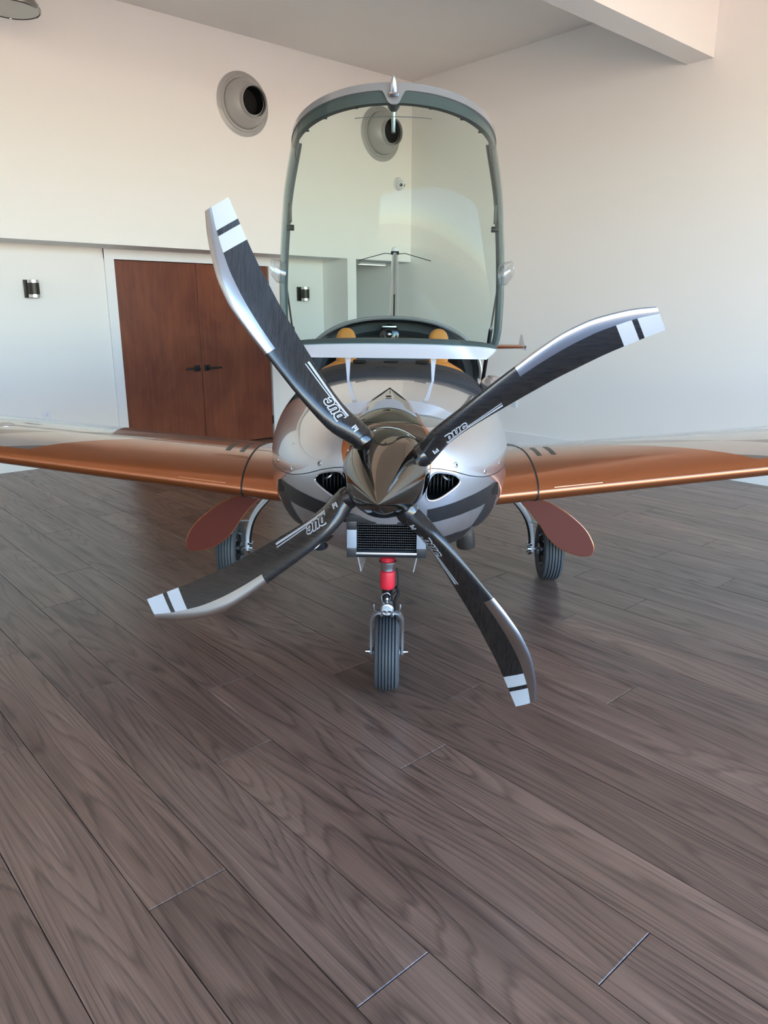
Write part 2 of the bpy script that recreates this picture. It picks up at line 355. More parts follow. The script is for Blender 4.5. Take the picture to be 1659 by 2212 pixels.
# ------------------------------------------------------------------ things on the walls
def vent(x, z, label):
    t = empty('air_nozzle', (x, BF, z)); tag(t, label, 'vent', 'round air nozzles on the upper wall')
    obj('flange', lathe([(.30, -.004), (.30, .012), (.285, .018), (.262, .022), (.255, .034), (.235, .036), (.232, 0)], (0, 0, 0), (0, -1, 0), 48, False, False), M['vent'], t)
    obj('trim_ring', lathe([(.306, 0), (.306, .006), (.298, .008), (.298, 0)], (0, 0, 0), (0, -1, 0), 48, False, False), M['trim'], t)
    prof = [(.232, .02)] + [(.232 * math.cos(a) ** .8, .03 + .18 * math.sin(a)) for a in [i * R(62) / 10 for i in range(11)]]
    obj('dome', lathe(prof, (0, 0, 0), (0, -1, 0), 48, False, False), M['vent'], t)
    obj('nozzle', lathe([(.150, .165), (.143, .185), (.143, .225), (.147, .235), (.143, .239), (.137, .235), (.135, .06), (.001, .05)], (0, 0, 0), (0, -1, -.05), 40, False, False), M['vent'], t)
    obj('throat', lathe([(.1345, .205), (.132, .065), (.001, .06)], (0, 0, 0), (0, -1, -.05), 40, False, False), M['matblack'], t)
    for q in range(8):
        a = 2 * math.pi * q / 8 + .3
        obj('screw', lathe([(.007, 0), (.006, .004), (.001, .005)], (.272 * math.cos(a), -.019, .272 * math.sin(a)), (0, -1, 0), 8), M['alu'], t)
vent(4.475, 3.545, 'round grey air nozzle on the upper wall, left of the open canopy')
vent(6.345, 3.535, 'round grey air nozzle on the upper wall, seen through the canopy glass')

t = empty('security_camera', (6.635, BF, 3.015)); tag(t, 'small white turret security camera on the wall beneath the air nozzle', 'camera')
obj('base', lathe([(.075, 0), (.075, .018), (.062, .040), (.05, .045)], (0, 0, 0), (0, -1, 0), 28), M['plate'], t)
obj('ball', lathe([(.05 * math.sin(a), .045 + .045 - .05 * math.cos(a)) for a in [i * math.pi / 10 for i in range(1, 10)]], (0, 0, 0), (-.35, -1, -.2), 24), M['plate'], t)
for s in (-1, 1): obj('lens', lathe([(.017, .10), (.017, .136), (.012, .138)], (s * .020, 0, -.002), (-.35, -1, -.2), 16), M['black'], t)

def sconce(x, z, label):
    t = empty('wall_sconce', (x, B0, z)); tag(t, label, 'wall lamp', 'up and down wall sconces')
    obj('back_plate', box(-.066, .066, -.014, 0, -.082, .082, .004), M['bronze'], t)
    obj('bracket', box(-.02, .02, -.06, -.014, -.03, .03, .003), M['bronze'], t)
    obj('shade', lathe([(.050, -.052), (.050, .052)], (0, -.085, 0), (0, 0, 1), 28), M['bronze'], t)
    for s in (-1, 1): obj('chrome_band', lathe([(.0515, s * .052), (.0515, s * .078), (.044, s * .080), (.044, s * .060)], (0, -.085, 0), (0, 0, 1), 28, False, True), M['chrome'], t)
sconce(2.36, 1.716, 'dark bronze cylinder wall sconce left of the wooden doors')
sconce(5.485, 1.716, 'dark bronze cylinder wall sconce seen through the canopy glass')

def outlet(loc, rz, label):
    t = empty('power_outlet', loc, (0, 0, rz)); tag(t, label, 'outlet', 'white wall power outlets')
    obj('cover_plate', box(-.040, .040, -.007, 0, -.062, .062, .003), M['plate'], t)
    for s in (-1, 1):
        q = obj('socket', box(-.018, .018, -.0095, -.006, s * .024 - .016, s * .024 + .016, .002), M['plate'], t)
        obj('slot', join(box(-.009, -.006, -.0102, -.0094, s * .024, s * .024 + .009), box(.006, .009, -.0102, -.0094, s * .024, s * .024 + .009), box(-.002, .002, -.0102, -.0094, s * .024 - .010, s * .024 - .006)), M['blackmetal'], q)
outlet((2.364, B0, .496), 0, 'white duplex power outlet low on the wall left of the wooden doors')
outlet((A1, 5.43, .495), R(-90), 'white duplex power outlet on the plain wall beside the airplane')

t = empty('linear_light', (6.57, 7.62, ZL)); tag(t, 'slim white linear light on the ceiling of the recess', 'ceiling light')
obj('housing', box(-.22, .22, -.03, .03, -.022, .001, .004), M['plate'], t); obj('diffuser', box(-.215, .215, -.024, .024, -.030, -.022, .003), M['led'], t)

t = empty('pendant_lamp', (2.09, 6.50, 3.66)); tag(t, 'round spun metal high bay pendant lamp cut by the picture corner', 'pendant lamp')
obj('shade', lathe([(.196, 0), (.205, .006), (.207, .020), (.200, .030), (.170, .085), (.115, .135), (.075, .150), (.070, .155), (.066, .150), (.160, .080), (.190, .028), (.190, .006)], (0, 0, 0), (0, 0, 1), 48, False, False), M['lampmetal'], t)
obj('lens', lathe([(.192, .004), (.192, .010)], (0, 0, 0), (0, 0, 1), 48), M['lampglass'], t)
obj('driver_housing', lathe([(.072, .148), (.078, .16), (.078, .26), (.05, .28)], (0, 0, 0), (0, 0, 1), 28), M['lampmetal'], t)
obj('hanging_rod', lathe([(.010, .27), (.010, ZC - 3.66)], (0, 0, 0), (0, 0, 1), 12), M['lampmetal'], t)
for q in range(6):
    a = 2 * math.pi * q / 6 + .25
    obj('rim_clip', box(-.008, .008, -.006, .010, -.002, .030, .002), M['chrome'], t).matrix_local = Matrix.Rotation(a, 4, 'Z') @ Matrix.Translation((.203, 0, .004))

# ------------------------------------------------------------------ the airplane: one thing, all its parts below
# local axes: x to the photograph's right, y aft, z up; origin on the floor below the propeller
hdr = R(41.65)
def cam2room(x, y): return (x * math.cos(hdr) + y * math.sin(hdr), -x * math.sin(hdr) + y * math.cos(hdr))
ox, oy = cam2room(-.003, 2.0)
plane = empty('airplane', (ox, oy, 0), (0, R(.6), R(HEAD - .9)))
tag(plane, 'silver and copper low wing airplane with open canopy and four blade black propeller', 'airplane')
ROLL = math.tan(R(.6))

ST = [(.072, .120, 1.184, .944, 1.064, 2.0, 2.0), (.085, .150, 1.194, .900, 1.050, 2.0, 2.0), (.12, .200, 1.202, .840, 1.03, 2.1, 2.1), (.20, .268, 1.208, .785, 1.01, 2.15, 2.15),
      (.35, .340, 1.216, .715, .99, 2.2, 2.2), (.55, .400, 1.226, .665, .97, 2.3, 2.3), (.80, .452, 1.238, .615, .95, 2.35, 2.4), (1.05, .488, 1.250, .575, .93, 2.4, 2.4), (1.30, .512, 1.250, .545, .92, 2.5, 2.4),
      (1.70, .530, 1.245, .525, .92, 2.6, 2.4), (2.30, .520, 1.245, .53, .93, 2.6, 2.4), (2.80, .480, 1.24, .56, .95, 2.5, 2.3), (3.60, .360, 1.23, .64, .98, 2.3, 2.2), (4.50, .210, 1.22, .78, 1.03, 2.1, 2.1),
      (5.30, .110, 1.21, .92, 1.08, 2, 2), (5.75, .045, 1.17, 1.02, 1.10, 2, 2)]
FF = [pchip([s[0] for s in ST], [s[q] for s in ST]) for q in range(1, 7)]
def sect(y): return [g(y) for g in FF]
def cpow(v, e): return math.copysign(abs(v) ** e, v)
def fpt(y, a):
    w, zt, zb, zc, nt, nb = sect(y); c, s = math.cos(a), math.sin(a)
    n = nt if s >= 0 else nb; hh = (zt - zc) if s >= 0 else (zc - zb)
    return Vector((w * cpow(c, 2 / n), y, zc + hh * cpow(s, 2 / n)))
def fin(x, y, z):
    w, zt, zb, zc, nt, nb = sect(y); n = nt if z >= zc else nb; hh = (zt - zc) if z >= zc else (zc - zb)
    return (abs(x) / w) ** n + (abs(z - zc) / hh) ** n
def fy(x, z, hi=1.6):
    lo = .072
    if fin(x, lo, z) <= 1: return lo
    for _ in range(36):
        q = (lo + hi) / 2
        if fin(x, q, z) > 1: lo = q
        else: hi = q
    return hi
def fnorm(p):
    e = 1e-4; x, y, z = p
    g = Vector((fin(x + e, y, z) - fin(x - e, y, z), fin(x, y + e, z) - fin(x, y - e, z), fin(x, y, z + e) - fin(x, y, z - e)))
    return g.normalized() if g.length > 1e-9 else Vector((0, -1, 0))
def on(x, z, off=0.0):
    p = Vector((x, fy(x, z), z)); return p + fnorm(p) * off
def ontop(x, y, off=0.0):
    w, zt, zb, zc, nt, nb = sect(y); p = Vector((x, y, zc + (zt - zc) * max(0, 1 - (abs(x) / w) ** nt) ** (1 / nt))); return p + fnorm(p) * off
def resample(pts, n):
    pts = [Vector(p) for p in pts]; d = [0]
    for a, b_ in zip(pts, pts[1:]): d.append(d[-1] + (b_ - a).length)
    out = []
    for i in range(n):
        t = d[-1] * i / (n - 1); j = 0
        while j < len(pts) - 2 and t > d[j + 1]: j += 1
        out.append(pts[j].lerp(pts[j + 1], (t - d[j]) / max(1e-9, d[j + 1] - d[j])))
    return out
def decal(ea, eb, off, nu=24, nv=8, flip=1, th=.0012):
    a = resample([(p[0], p[1], 0) for p in ea], nu); b_ = resample([(p[0], p[1], 0) for p in eb], nu); rings = []
    for i in range(nu):
        top = []; bot = []
        for j in range(nv):
            q = a[i].lerp(b_[i], j / (nv - 1)); p = on(q.x, q.y); n = fnorm(p)
            for L, o_ in ((top, off), (bot, off - th)): r_ = p + n * o_; L.append(Vector((r_.x * flip, r_.y, r_.z)))
        rings.append(top + bot[::-1])
    return loft(rings)

# hull with air inlets, radiator duct and cockpit cut out
ys = [.072, .0735, .0765, .08, .085, .091, .098, .107, .118, .13, .145, .16, .18, .20] + [.2 + .03 * i for i in range(1, 32)] + [1.13 + .08 * i for i in range(1, 31)] + [3.7, 3.95, 4.2, 4.5, 4.8, 5.1, 5.4, 5.6, 5.75]
NA = 112
hull = obj('fuselage', loft([[fpt(y, 2 * math.pi * (j + .5) / NA) for j in range(NA)] for y in ys]), [M['silver'], M['bay'], M['black'], M['cabin']], plane)
INL = [(.112, 1.000), (.115, 1.026), (.124, 1.048), (.137, 1.060), (.156, 1.060), (.186, 1.052), (.207, 1.040), (.215, 1.026), (.206, 1.012), (.168, .988), (.145, .978), (.126, .977), (.116, .984)]
def smoothloop(poly, m=4):
    n = len(poly); out = []
    for i in range(n):
        p0, p1, p2, p3 = (Vector((*poly[(i + q) % n], 0)) for q in (-1, 0, 1, 2))
        for kq in range(m):
            t = kq / m; v = .5 * ((2 * p1) + (p2 - p0) * t + (2 * p0 - 5 * p1 + 4 * p2 - p3) * t * t + (3 * p1 - p0 - 3 * p2 + p3) * t ** 3); out.append((v.x, v.y))
    return out
INS = smoothloop(INL)
cut = []
for s in (-1, 1): cut.append(obj('cutter', prism(INS, lambda p: (s * p[0], -.1, p[1]), lambda p: (s * (.16 + (p[0] - .16) * 1.1), .30, 1.02 + (p[1] - 1.02) * 1.1)), M['bay'], plane, False))
cut.append(obj('cutter', box(-.089, .089, -.1, .25, .813, .904), M['bay'], plane, False))
cut.append(obj('cutter', box(-.445, .445, 1.14, 2.62, .74, 1.7), M['bay'], plane, False))
for q in cut:
    md = hull.modifiers.new('cut', 'BOOLEAN'); md.operation = 'DIFFERENCE'; md.object = q; md.solver = 'EXACT'
bpy.context.view_layer.update()
dg = bpy.context.evaluated_depsgraph_get()
me = bpy.data.meshes.new_from_object(hull.evaluated_get(dg)); hull.modifiers.clear(); old = hull.data; hull.data = me; bpy.data.meshes.remove(old); me.name = 'fuselage'
for q in cut: d_ = q.data; bpy.data.objects.remove(q); bpy.data.meshes.remove(d_)
me.materials.clear()
for q in ('silver', 'bay', 'black', 'cabin'): me.materials.append(M[q])
nl = [None] * len(me.loops)
for p in me.polygons:
    c = p.center; surf = abs(fin(c.x, c.y, c.z) - 1) < .05 and all(abs(fin(*me.vertices[i].co) - 1) < .02 for i in p.vertices) and .0725 < c.y < 5.74
    if surf:
        p.material_index = 2 if (c.z < .70 and c.y < 1.0 and abs(c.x) < .27) else 0
    else:
        p.material_index = 3 if c.y > 1.1 else 1
    p.use_smooth = True
    for li in p.loop_indices:
        nl[li] = fnorm(me.vertices[me.loops[li].vertex_index].co) if surf else p.normal.copy()
me.normals_split_custom_set([tuple(n) for n in nl])

# paint and fittings on the cowling
B1u = [(.118, .949), (.178, .958), (.244, .969), (.302, .973), (.352, .970)]; B1l = [(.120, .903), (.181, .910), (.249, .916), (.316, .914), (.357, .936)]
DGa = [(.274, .832), (.296, .872), (.318, .914), (.352, .950)]; DGb = [(.277, .830), (.335, .790), (.366, .812), (.3705, .905)]
B2u = [(.165, .833), (.215, .837), (.274, .832)]; B2l = [(.166, .831), (.200, .774), (.245, .776), (.272, .829)]
for s in (-1, 1):
    obj('paint_stripe', decal(B1u, B1l, .0014, 30, 8, s), M['graystripe'], hull)
    obj('paint_stripe', decal(DGa, DGb, .0014, 24, 10, s), M['graystripe'], hull)
    obj('paint_stripe', decal(B2u, B2l, .0014, 24, 10, s), M['graystripe'], hull)
    obj('cowl_gap', decal([(.338, .948), (.362, .962), (.372, .950)], [(.344, .926), (.366, .915), (.376, .900)], .0022, 10, 6, s), M['matblack'], hull)
    SM = [(.119, 1.077), (.154, 1.072), (.193, 1.060), (.245, 1.036), (.299, 1.014), (.350, .999), (.403, .981), (.44, .965)]
    obj('cowl_seam', decal(SM, [(p[0], p[1] - .0026) for p in SM], .0010, 60, 2, s, .002), M['graystripe'], hull)
    for (x, z) in ((.200, 1.076), (.304, 1.028), (.376, 1.016)):
        p = on(x, z); n = fnorm(p)
        scr = obj('cowl_screw', lathe([(.0085, -.002), (.0085, .001), (.0065, .0022), (.001, .0024)], (s * p.x, p.y, p.z), (s * n.x, n.y, n.z), 16), M['alu'], hull)
        obj('screw_socket', lathe([(.003, .0022), (.003, .0030), (.0005, .0030)], (s * p.x, p.y, p.z), (s * n.x, n.y, n.z), 10), M['matblack'], scr)
    lip = obj('inlet_lip', tube([(s * q.x, q.y, q.z) for q in (on(x, z, -.0008) for x, z in INS + INS[:2])], .0032, 8), M['silver'], hull)
    # what shows inside the inlet: finned cylinder and pipe
    for q in range(7):
        obj('cylinder_fin', lathe([(.045, 0), (.045, .003)], (s * (.126 + .011 * q), .185, 1.015), (1, 0, 0), 20), M['matblack'], hull)
    obj('engine_pipe', tube(spline([(s * .17, .18, 1.06), (s * .165, .15, 1.04), (s * .185, .15, 1.025), (s * .20, .19, 1.03)]), .0045, 8), M['alu'], hull)
hw = pchip([.0735, .085, .10, .118, .16, .22, .32, .414, .55, .66, .735], [.124, .131, .127, .1165, .098, .0945, .078, .070, .042, .018, .0])
cwd = pchip([.0735, .10, .16, .32, .55, .735], [.020, .017, .012, .009, .003, 0])
yr = [.0735, .076, .08, .085, .091, .098, .107, .118, .13, .145, .16, .18, .2, .23, .27, .32, .37, .42, .47, .52, .57, .62, .66, .70, .735]
def panel(hf, offf):
    rings = []
    for y in yr:
        h_ = max(hf(y), .0006); n = 17
        top = [ontop(-h_ + 2 * h_ * j / (n - 1), y, offf(y, -1 + 2 * j / (n - 1))) for j in range(n)]
        bot = [ontop(-h_ + 2 * h_ * j / (n - 1), y, -.002) for j in range(n)]
        rings.append(top + bot[::-1])
    return loft(rings)
obj('copper_pinstripe', panel(hw, lambda y, u: .0016), M['copper'], hull, label='copper paint border beside the smoked nose panel')
npan = obj('nose_panel', panel(lambda y: hw(y) - cwd(y), lambda y, u: .003 + .012 * (1 - u * u) * min(1, (y - .07) / .15) * max(0, (.735 - y) / .66) ** .5), M['chromeblk'], hull, label='smoked mirror nose panel rising to a point')
obj('panel_hole', lathe([(.010, .0), (.010, .0014), (.001, .0014)], ontop(-.002, .46, .0135), (0, -.12, 1), 16), M['matblack'], npan)

# chin radiator scoop
sc = [M['graystripe'], M['silver']]
x0, x1, z0, z1, xi, zi0, zi1, yf = .117, .117, .800, .934, .0885, .8135, .9035, .083
for nm, bx_, mt in (('scoop_top', (-x0, x0, yf, .30, zi1, z1), 'graystripe'), ('scoop_bottom', (-x0, x0, yf + .006, .34, z0 - .002, zi0), 'matblack'),):
    so = obj(nm, box(*bx_, .006), M[mt], plane)
for s in (-1, 1):
    a_, b_ = (xi, x0) if s > 0 else (-x0, -xi)
    obj('scoop_side', box(a_, b_, yf + .0005, .32, zi0 - .012, zi1 + .004, .0015), M['scoopgrey'], plane)
    obj('scoop_side_stripe', box(a_ - .0006, b_ + .0006, yf - .0005, .32, zi0 - .013, zi0 + .016, .002), M['graystripe'], plane); obj('scoop_side_stripe', box(a_ - .0006, b_ + .0006, yf - .0005, .32, zi1 - .018, zi1 + .008, .002), M['graystripe'], plane)
obj('scoop_lip', box(-xi - .002, xi + .002, yf - .001, .13, zi0 - .005, zi0 + .003, .002), M['alu'], plane)
rad = obj('radiator', box(-.088, .088, .135, .16, zi0, zi1), M['radfin'], plane)
for q in range(12):
    z = zi0 + .007 + q * .00745
    f_ = obj('radiator_fin', box(-.0875, .0875, .108, .136, z - .0017, z + .0017, .0006), M['radfin'], rad)
    obj('fin_dots', join(*[box(-.084 + j * .0056 - .0006, -.084 + j * .0056 + .0006, .1072, .109, z - .0006, z + .0006) for j in range(31)]), M['alu'], f_)

# ---- propeller
PSI, PHI = R(3.88 - .9), R(2.35)
pn = Vector((-math.sin(PSI) * math.cos(PHI), -math.cos(PSI) * math.cos(PHI), -math.sin(PHI))); pr = Vector((math.cos(PSI), -math.sin(PSI), 0)); pu = pn.cross(pr)
PC = Vector((-.005, .003, 1.066))
prof = [(.110, -.068), (.1235, -.066), (.1245, -.060)]
for i in range(1, 41):
    q = i / 40; prof.append((max(.0006, .1245 * (1 - q ** 1.75)), -.060 + .334 * q))
spn = obj('spinner', lathe(prof, PC, pn, 64), M['chromeblk'], plane, angle=60, label='smoked mirror pointed spinner')
obj('back_plate', lathe([(.119, -.078), (.1255, -.077), (.1255, -.066), (.119, -.065)], PC, pn, 64), M['black'], spn)
for q in range(8):
    a = 2 * math.pi * (q + .35) / 8; rr = pr * math.cos(a) + pu * math.sin(a)
    obj('spinner_screw', lathe([(.0052, -.001), (.0052, .0012), (.001, .0016)], PC + rr * .1235 + pn * (-.045), rr, 12), M['alu'], spn)

RB = [.128, .145, .16, .18, .20, .235, .27, .31, .35, .40, .445, .49, .52, .55, .58, .615, .65, .685, .712, .735, .752, .766, .79, .805, .82]
LEp = pchip([.128, .16, .20, .27, .35, .445, .52, .58, .65, .72, .77, .82], [.030, .044, .056, .068, .079, .0905, .0985, .1015, .0955, .077, .0585, .0335])
TEp = pchip([.128, .16, .20, .27, .35, .445, .52, .58, .65, .72, .77, .82], [-.030, -.022, -.010, -.001, .001, .001, .000, -.004, -.009, -.018, -.0255, -.033])
BETA = pchip([.128, .2, .3, .4, .5, .6, .7, .82], [30, 42, 40, 33, 28, 25.5, 22, 15])
TH = pchip([.128, .16, .20, .27, .35, .45, .58, .72, .82], [.060, .046, .034, .024, .0195, .016, .013, .0095, .006])
RND = pchip([.128, .15, .20, .26, .82], [1, .75, .25, 0, 0])
def bsec(r, s, face, off=0.0):
    be = R(BETA(r)); c = ((1 - s) * LEp(r) + s * TEp(r)) / math.cos(be); t = TH(r); rd = RND(r)
    sh = (2.969 * math.sqrt(max(s, 0)) - 1.26 * s - 3.516 * s * s + 2.843 * s ** 3 - 1.036 * s ** 4) ; ci = 2 * math.sqrt(max(0, s * (1 - s)))
    zz = t * (rd * .5 * ci + (1 - rd) * sh * (.72 if face > 0 else .28)) * face + face * off
    return Vector((r, c * math.cos(be) - zz * math.sin(be), c * math.sin(be) + zz * math.cos(be)))
SS = [.5 - .5 * math.cos(math.pi * i / 16) for i in range(17)]
def bring(r): return [bsec(r, s, 1) for s in SS] + [bsec(r, s, -1) for s in SS[-2:0:-1]]
def btip_mat(r): return 1 if (.712 <= r < .752 or r >= .766) else 0
rings = [bring(r) for r in RB]; nb_ = len(rings[0]); mi = []
for i in range(len(RB) - 1): mi += [btip_mat(RB[i])] * nb_
vf = loft(rings); mi += [0, 1]
BL0 = obj('propeller_blade', vf, [M['carbon'], M['white']], plane, midx=mi, angle=50)
subs = []
# metal leading edge guard, wrapped round the front of the blade
def gring(r):
    w = .27 + .05 * math.sin(math.pi * (r - .445) / .375); sv = [w * (i / 10) ** 1.6 for i in range(11)]
    out = [bsec(r, s, 1, .0009) for s in sv[::-1]] + [bsec(r, s, -1, .0009) for s in sv[1:]]
    out[10] = out[10] + Vector((0, .0012, .0005)); inn = [bsec(r, s, 1, -.0012) for s in sv[::-1]] + [bsec(r, s, -1, -.0012) for s in sv[1:]]
    return out + inn[::-1]
GR = [.445, .452] + [.465 + .0171 * i for i in range(21)] + [.8205]
subs.append(obj('leading_edge_guard', loft([gring(r) for r in GR]), M['guard'], BL0, angle=60))
# blade root collar and neck
def bl_lathe(prof, n=28): return lathe(prof, (0, 0, 0), (1, 0, 0), n)
subs.append(obj('root_collar', bl_lathe([(.028, .100), (.0325, .102), (.0332, .106), (.0332, .127), (.0322, .131), (.029, .132)]), M['black'], BL0))
subs.append(obj('blade_neck', bl_lathe([(.040, .070), (.036, .088), (.030, .101), (.029, .12)]), M['matblack'], BL0))
# lettering
def face_map(r, cp, off):   # cp: projected chordwise place
    s = (LEp(r) - cp) / (LEp(r) - TEp(r)); return bsec(r, min(max(s, 0), 1), 1, off)
def strip(ra, rb, ca, cb, off):   # line lying on the blade face
    n = 14; rings_ = []
    for i in range(n):
        r = ra + (rb - ra) * i / (n - 1); lo = ca[0] + (ca[1] - ca[0]) * i / (n - 1); hi = cb[0] + (cb[1] - cb[0]) * i / (n - 1)
        rings_.append([face_map(r, lo, off), face_map(r, hi, off), face_map(r, hi, -.0005), face_map(r, lo, -.0005)])
    return loft(rings_)
# D, U, C as slanted block letters: outline stroke on black
def letter_paths(ch):
    if ch == 'D': return [[(0, 0), (.55, 0), (.82, .12), (.9, .3), (.9, .7), (.82, .88), (.55, 1), (0, 1)], [(.33, .22), (.5, .22), (.57, .32), (.57, .68), (.5, .78), (.33, .78)]]
    if ch == 'U': return [[(0, 1), (0, .28), (.1, .1), (.3, 0), (.62, 0), (.82, .1), (.9, .28), (.9, 1), (.58, 1), (.58, .3), (.5, .21), (.42, .21), (.33, .3), (.33, 1)]]
    return [[(.9, .36), (.9, .26), (.82, .1), (.62, 0), (.3, 0), (.1, .1), (0, .28), (0, .72), (.1, .9), (.3, 1), (.62, 1), (.82, .9), (.9, .72), (.9, .64), (.58, .64), (.55, .74), (.46, .79), (.4, .76), (.34, .68), (.34, .32), (.4, .24), (.48, .21), (.55, .26), (.58, .36)]]
def letter_mesh(x0, ch, hgt, wid, r0, c0, grow, off):
    from mathutils.geometry import tessellate_polygon
    loops = []
    for li, path in enumerate(letter_paths(ch)):
        n = len(path); pts = [Vector(p) for p in path]; res = []
        ar = sum(pts[i].x * pts[(i + 1) % n].y - pts[(i + 1) % n].x * pts[i].y for i in range(n)); sg = 1 if ar > 0 else -1
        if li == 1: sg = -sg
        for i in range(n):
            d1 = (pts[i] - pts[i - 1]).normalized(); d2 = (pts[(i + 1) % n] - pts[i]).normalized(); n1 = Vector((d1.y, -d1.x)) * sg; n2 = Vector((d2.y, -d2.x)) * sg
            nn = (n1 + n2); nn = nn / max(.35, nn.length_squared / 2) * 1.0
            res.append(pts[i] + nn * grow * .5 * 2)
        loops.append(res)
    tri = tessellate_polygon([[Vector((p.x, p.y, 0)) for p in L] for L in loops]); flat = [p for L in loops for p in L]
    V = []
    for o_ in (off, -.0005):
        for p in flat:
            rr = r0 + (x0 + p.x * wid + .22 * wid * p.y); V.append(face_map(rr, c0 + hgt * p.y, o_))
    n = len(flat); F = [tuple(t_) for t_ in tri]; b0 = 0
    for L in loops:
        m_ = len(L); F += [(b0 + i, b0 + (i + 1) % m_, n + b0 + (i + 1) % m_, n + b0 + i) for i in range(m_)]; b0 += m_
    return V, F
LW, LH, LC = .0225, .0240, .0135
subs.append(obj('lettering', join(*[letter_mesh(i * .0225, ch, LH, LW, .198, LC, .085, .0010) for i, ch in enumerate('DUC')]), M['white'], BL0, False, label='white outlined DUC lettering'))
subs.append(obj('lettering_fill', join(*[letter_mesh(i * .0225, ch, LH, LW, .198, LC, -.035, .0016) for i, ch in enumerate('DUC')]), M['black'], BL0, False))
subs.append(obj('lettering_line', strip(.196, .372, (.0035, .0115), (.0092, .0175), .0011), M['white'], BL0, False))
subs.append(obj('lettering_line', strip(.262, .372, (.0150, .0225), (.0178, .0250), .0011), M['white'], BL0, False))
subs.append(obj('data_label', join(*[strip(.152 + .0055 * q, .1560 + .0055 * q, (.004, .004), (.018 - .005 * (q % 2), .018 - .005 * (q % 2)), .0011) for q in range(3)]), M['white'], BL0, False))
PF = Matrix(((pr.x, pu.x, pn.x, PC.x), (pr.y, pu.y, pn.y, PC.y), (pr.z, pu.z, pn.z, PC.z), (0, 0, 0, 1)))
for q in range(4):
    if q == 0: b_ = BL0
    else:
        b_ = link(BL0.copy(), plane)
        for s_ in subs: link(s_.copy(), b_)
    b_.matrix_local = PF @ Matrix.Rotation(R(31.7 + 90 * q), 4, 'Z')

# ---- wings
def naca(s, t, camb=.025):
    yt = 5 * t * (.2969 * math.sqrt(max(s, 0)) - .126 * s - .3516 * s * s + .2843 * s ** 3 - .1036 * s ** 4); p = .4
    yc = camb / p ** 2 * (2 * p * s - s * s) if s < p else camb / (1 - p) ** 2 * (1 - 2 * p + 2 * p * s - s * s)
    return yc + yt, yc - yt
WX = [.34, .45, .58, .698, .70, .702, .9, 1.2, 1.5, 1.8, 2.1, 2.5, 3.0, 3.5, 3.9, 4.1, 4.18]
def wpar(x):
    u = (x - .45) / 3.73; ch = 1.34 - .52 * u; le = 1.385 + .06 * u; z = .682 + .118 * (x - .70); tk = .150 - .02 * u
    if x > 4.05: tk *= max(.25, 1 - (x - 4.05) / .16)
    return le, ch, z, tk
def wpt(x, s, up, off=0.0):
    le, ch, z, tk = wpar(x); zu, zl = naca(s, tk); a = R(1.8)
    zz = (zu + off / ch) if up else (zl - off / ch); yy = s * ch; zv = zz * ch
    return Vector((x, le + yy * math.cos(a) + zv * math.sin(a) * .3, z + zv - (yy - .3) * math.sin(a) * .6))
WS = [.5 - .5 * math.cos(math.pi * i / 24) for i in range(25)]
def wring(x, s): return [Vector((s * p.x, p.y, p.z)) for p in [wpt(x, q, True) for q in WS[::-1]] + [wpt(x, q, False) for q in WS[1:-1]]]
for s in (-1, 1):
    w_ = obj('wing', loft([wring(x, s) for x in WX]), M['wing'], plane, angle=50)
    w_['label'] = 'copper wing reaching to the picture\'s ' + ('right' if s > 0 else 'left') + ' edge'
    def wband(xa, xb, sa, sb, off, n=20, up=True):
        rr = []
        for i in range(n):
            ua, ub = cpow(sa, .5), cpow(sb, .5); q = ua + (ub - ua) * i / (n - 1); q = q * abs(q); q2 = abs(q); u_ = q >= 0
            pts = [wpt(xa, q2, u_, off), wpt(xb, q2, u_, off), wpt(xb, q2, u_, -.004), wpt(xa, q2, u_, -.004)]
            rr.append([Vector((s * p.x, p.y, p.z)) for p in pts])
        return loft(rr)
    obj('root_seam', wband(.696, .7045, -.5, .75, .0012, 80), M['rubber'], w_)
    obj('walkway_mark', wband(.745, .768, .24, .42, .0008, 14), M['graystripe'], w_)
    obj('walkway_mark', wband(.815, .84, .24, .42, .0008, 14), M['graystripe'], w_)
    obj('stall_strip', wband(.775, 1.00, .0045, .0085, .004, 5), M['copper'], w_)
    le, ch, z, tk = wpar(1.95); c_ = wpt(1.95, .26, True)
    cap = obj('fuel_cap', lathe([(.040, -.003), (.040, .001), (.032, .0018), (.030, .0010), (.026, .0016), (.002, .0018)], (s * c_.x, c_.y, c_.z), (-.10 * s, -.06, 1), 28), M['alu'], w_)

# ---- rear deck hoop, rear fuselage
def deck_ring(y, w, zt, zb_, n=33, g=0.0):
    return [Vector(((w - g) * cpow(math.cos(math.pi * j / (n - 1)), 2 / 2.3), y, zb_ + (zt - g - zb_) * (math.sin(math.pi * j / (n - 1)) ** (2 / 2.3)))) for j in range(n)]
DK = [(2.50, .545, 1.482, 1.12), (2.75, .52, 1.472, 1.12), (3.1, .46, 1.44, 1.12), (3.5, .375, 1.385, 1.12), (4.0, .28, 1.32, 1.11), (4.5, .20, 1.26, 1.10), (4.9, .14, 1.215, 1.09)]
deck = obj('rear_deck', loft([deck_ring(*q) for q in DK] + [deck_ring(4.88, .12, 1.2, 1.09)] + [deck_ring(*q, g=.012) for q in DK[::-1]][1:], False, False, False), M['canopygrey'], plane)
obj('hoop_lining', loft([deck_ring(2.495, .545, 1.482, 1.10, g=.030), deck_ring(2.62, .535, 1.476, 1.10, g=.034), deck_ring(2.63, .53, 1.473, 1.10, g=.075), deck_ring(2.70, .52, 1.46, 1.10, g=.09)], False, False, False), M['cabin'], deck)
obj('hoop_edge', tube(deck_ring(2.497, .547, 1.484, 1.12, 41, .012), .012, 10), M['canopygrey'], deck)
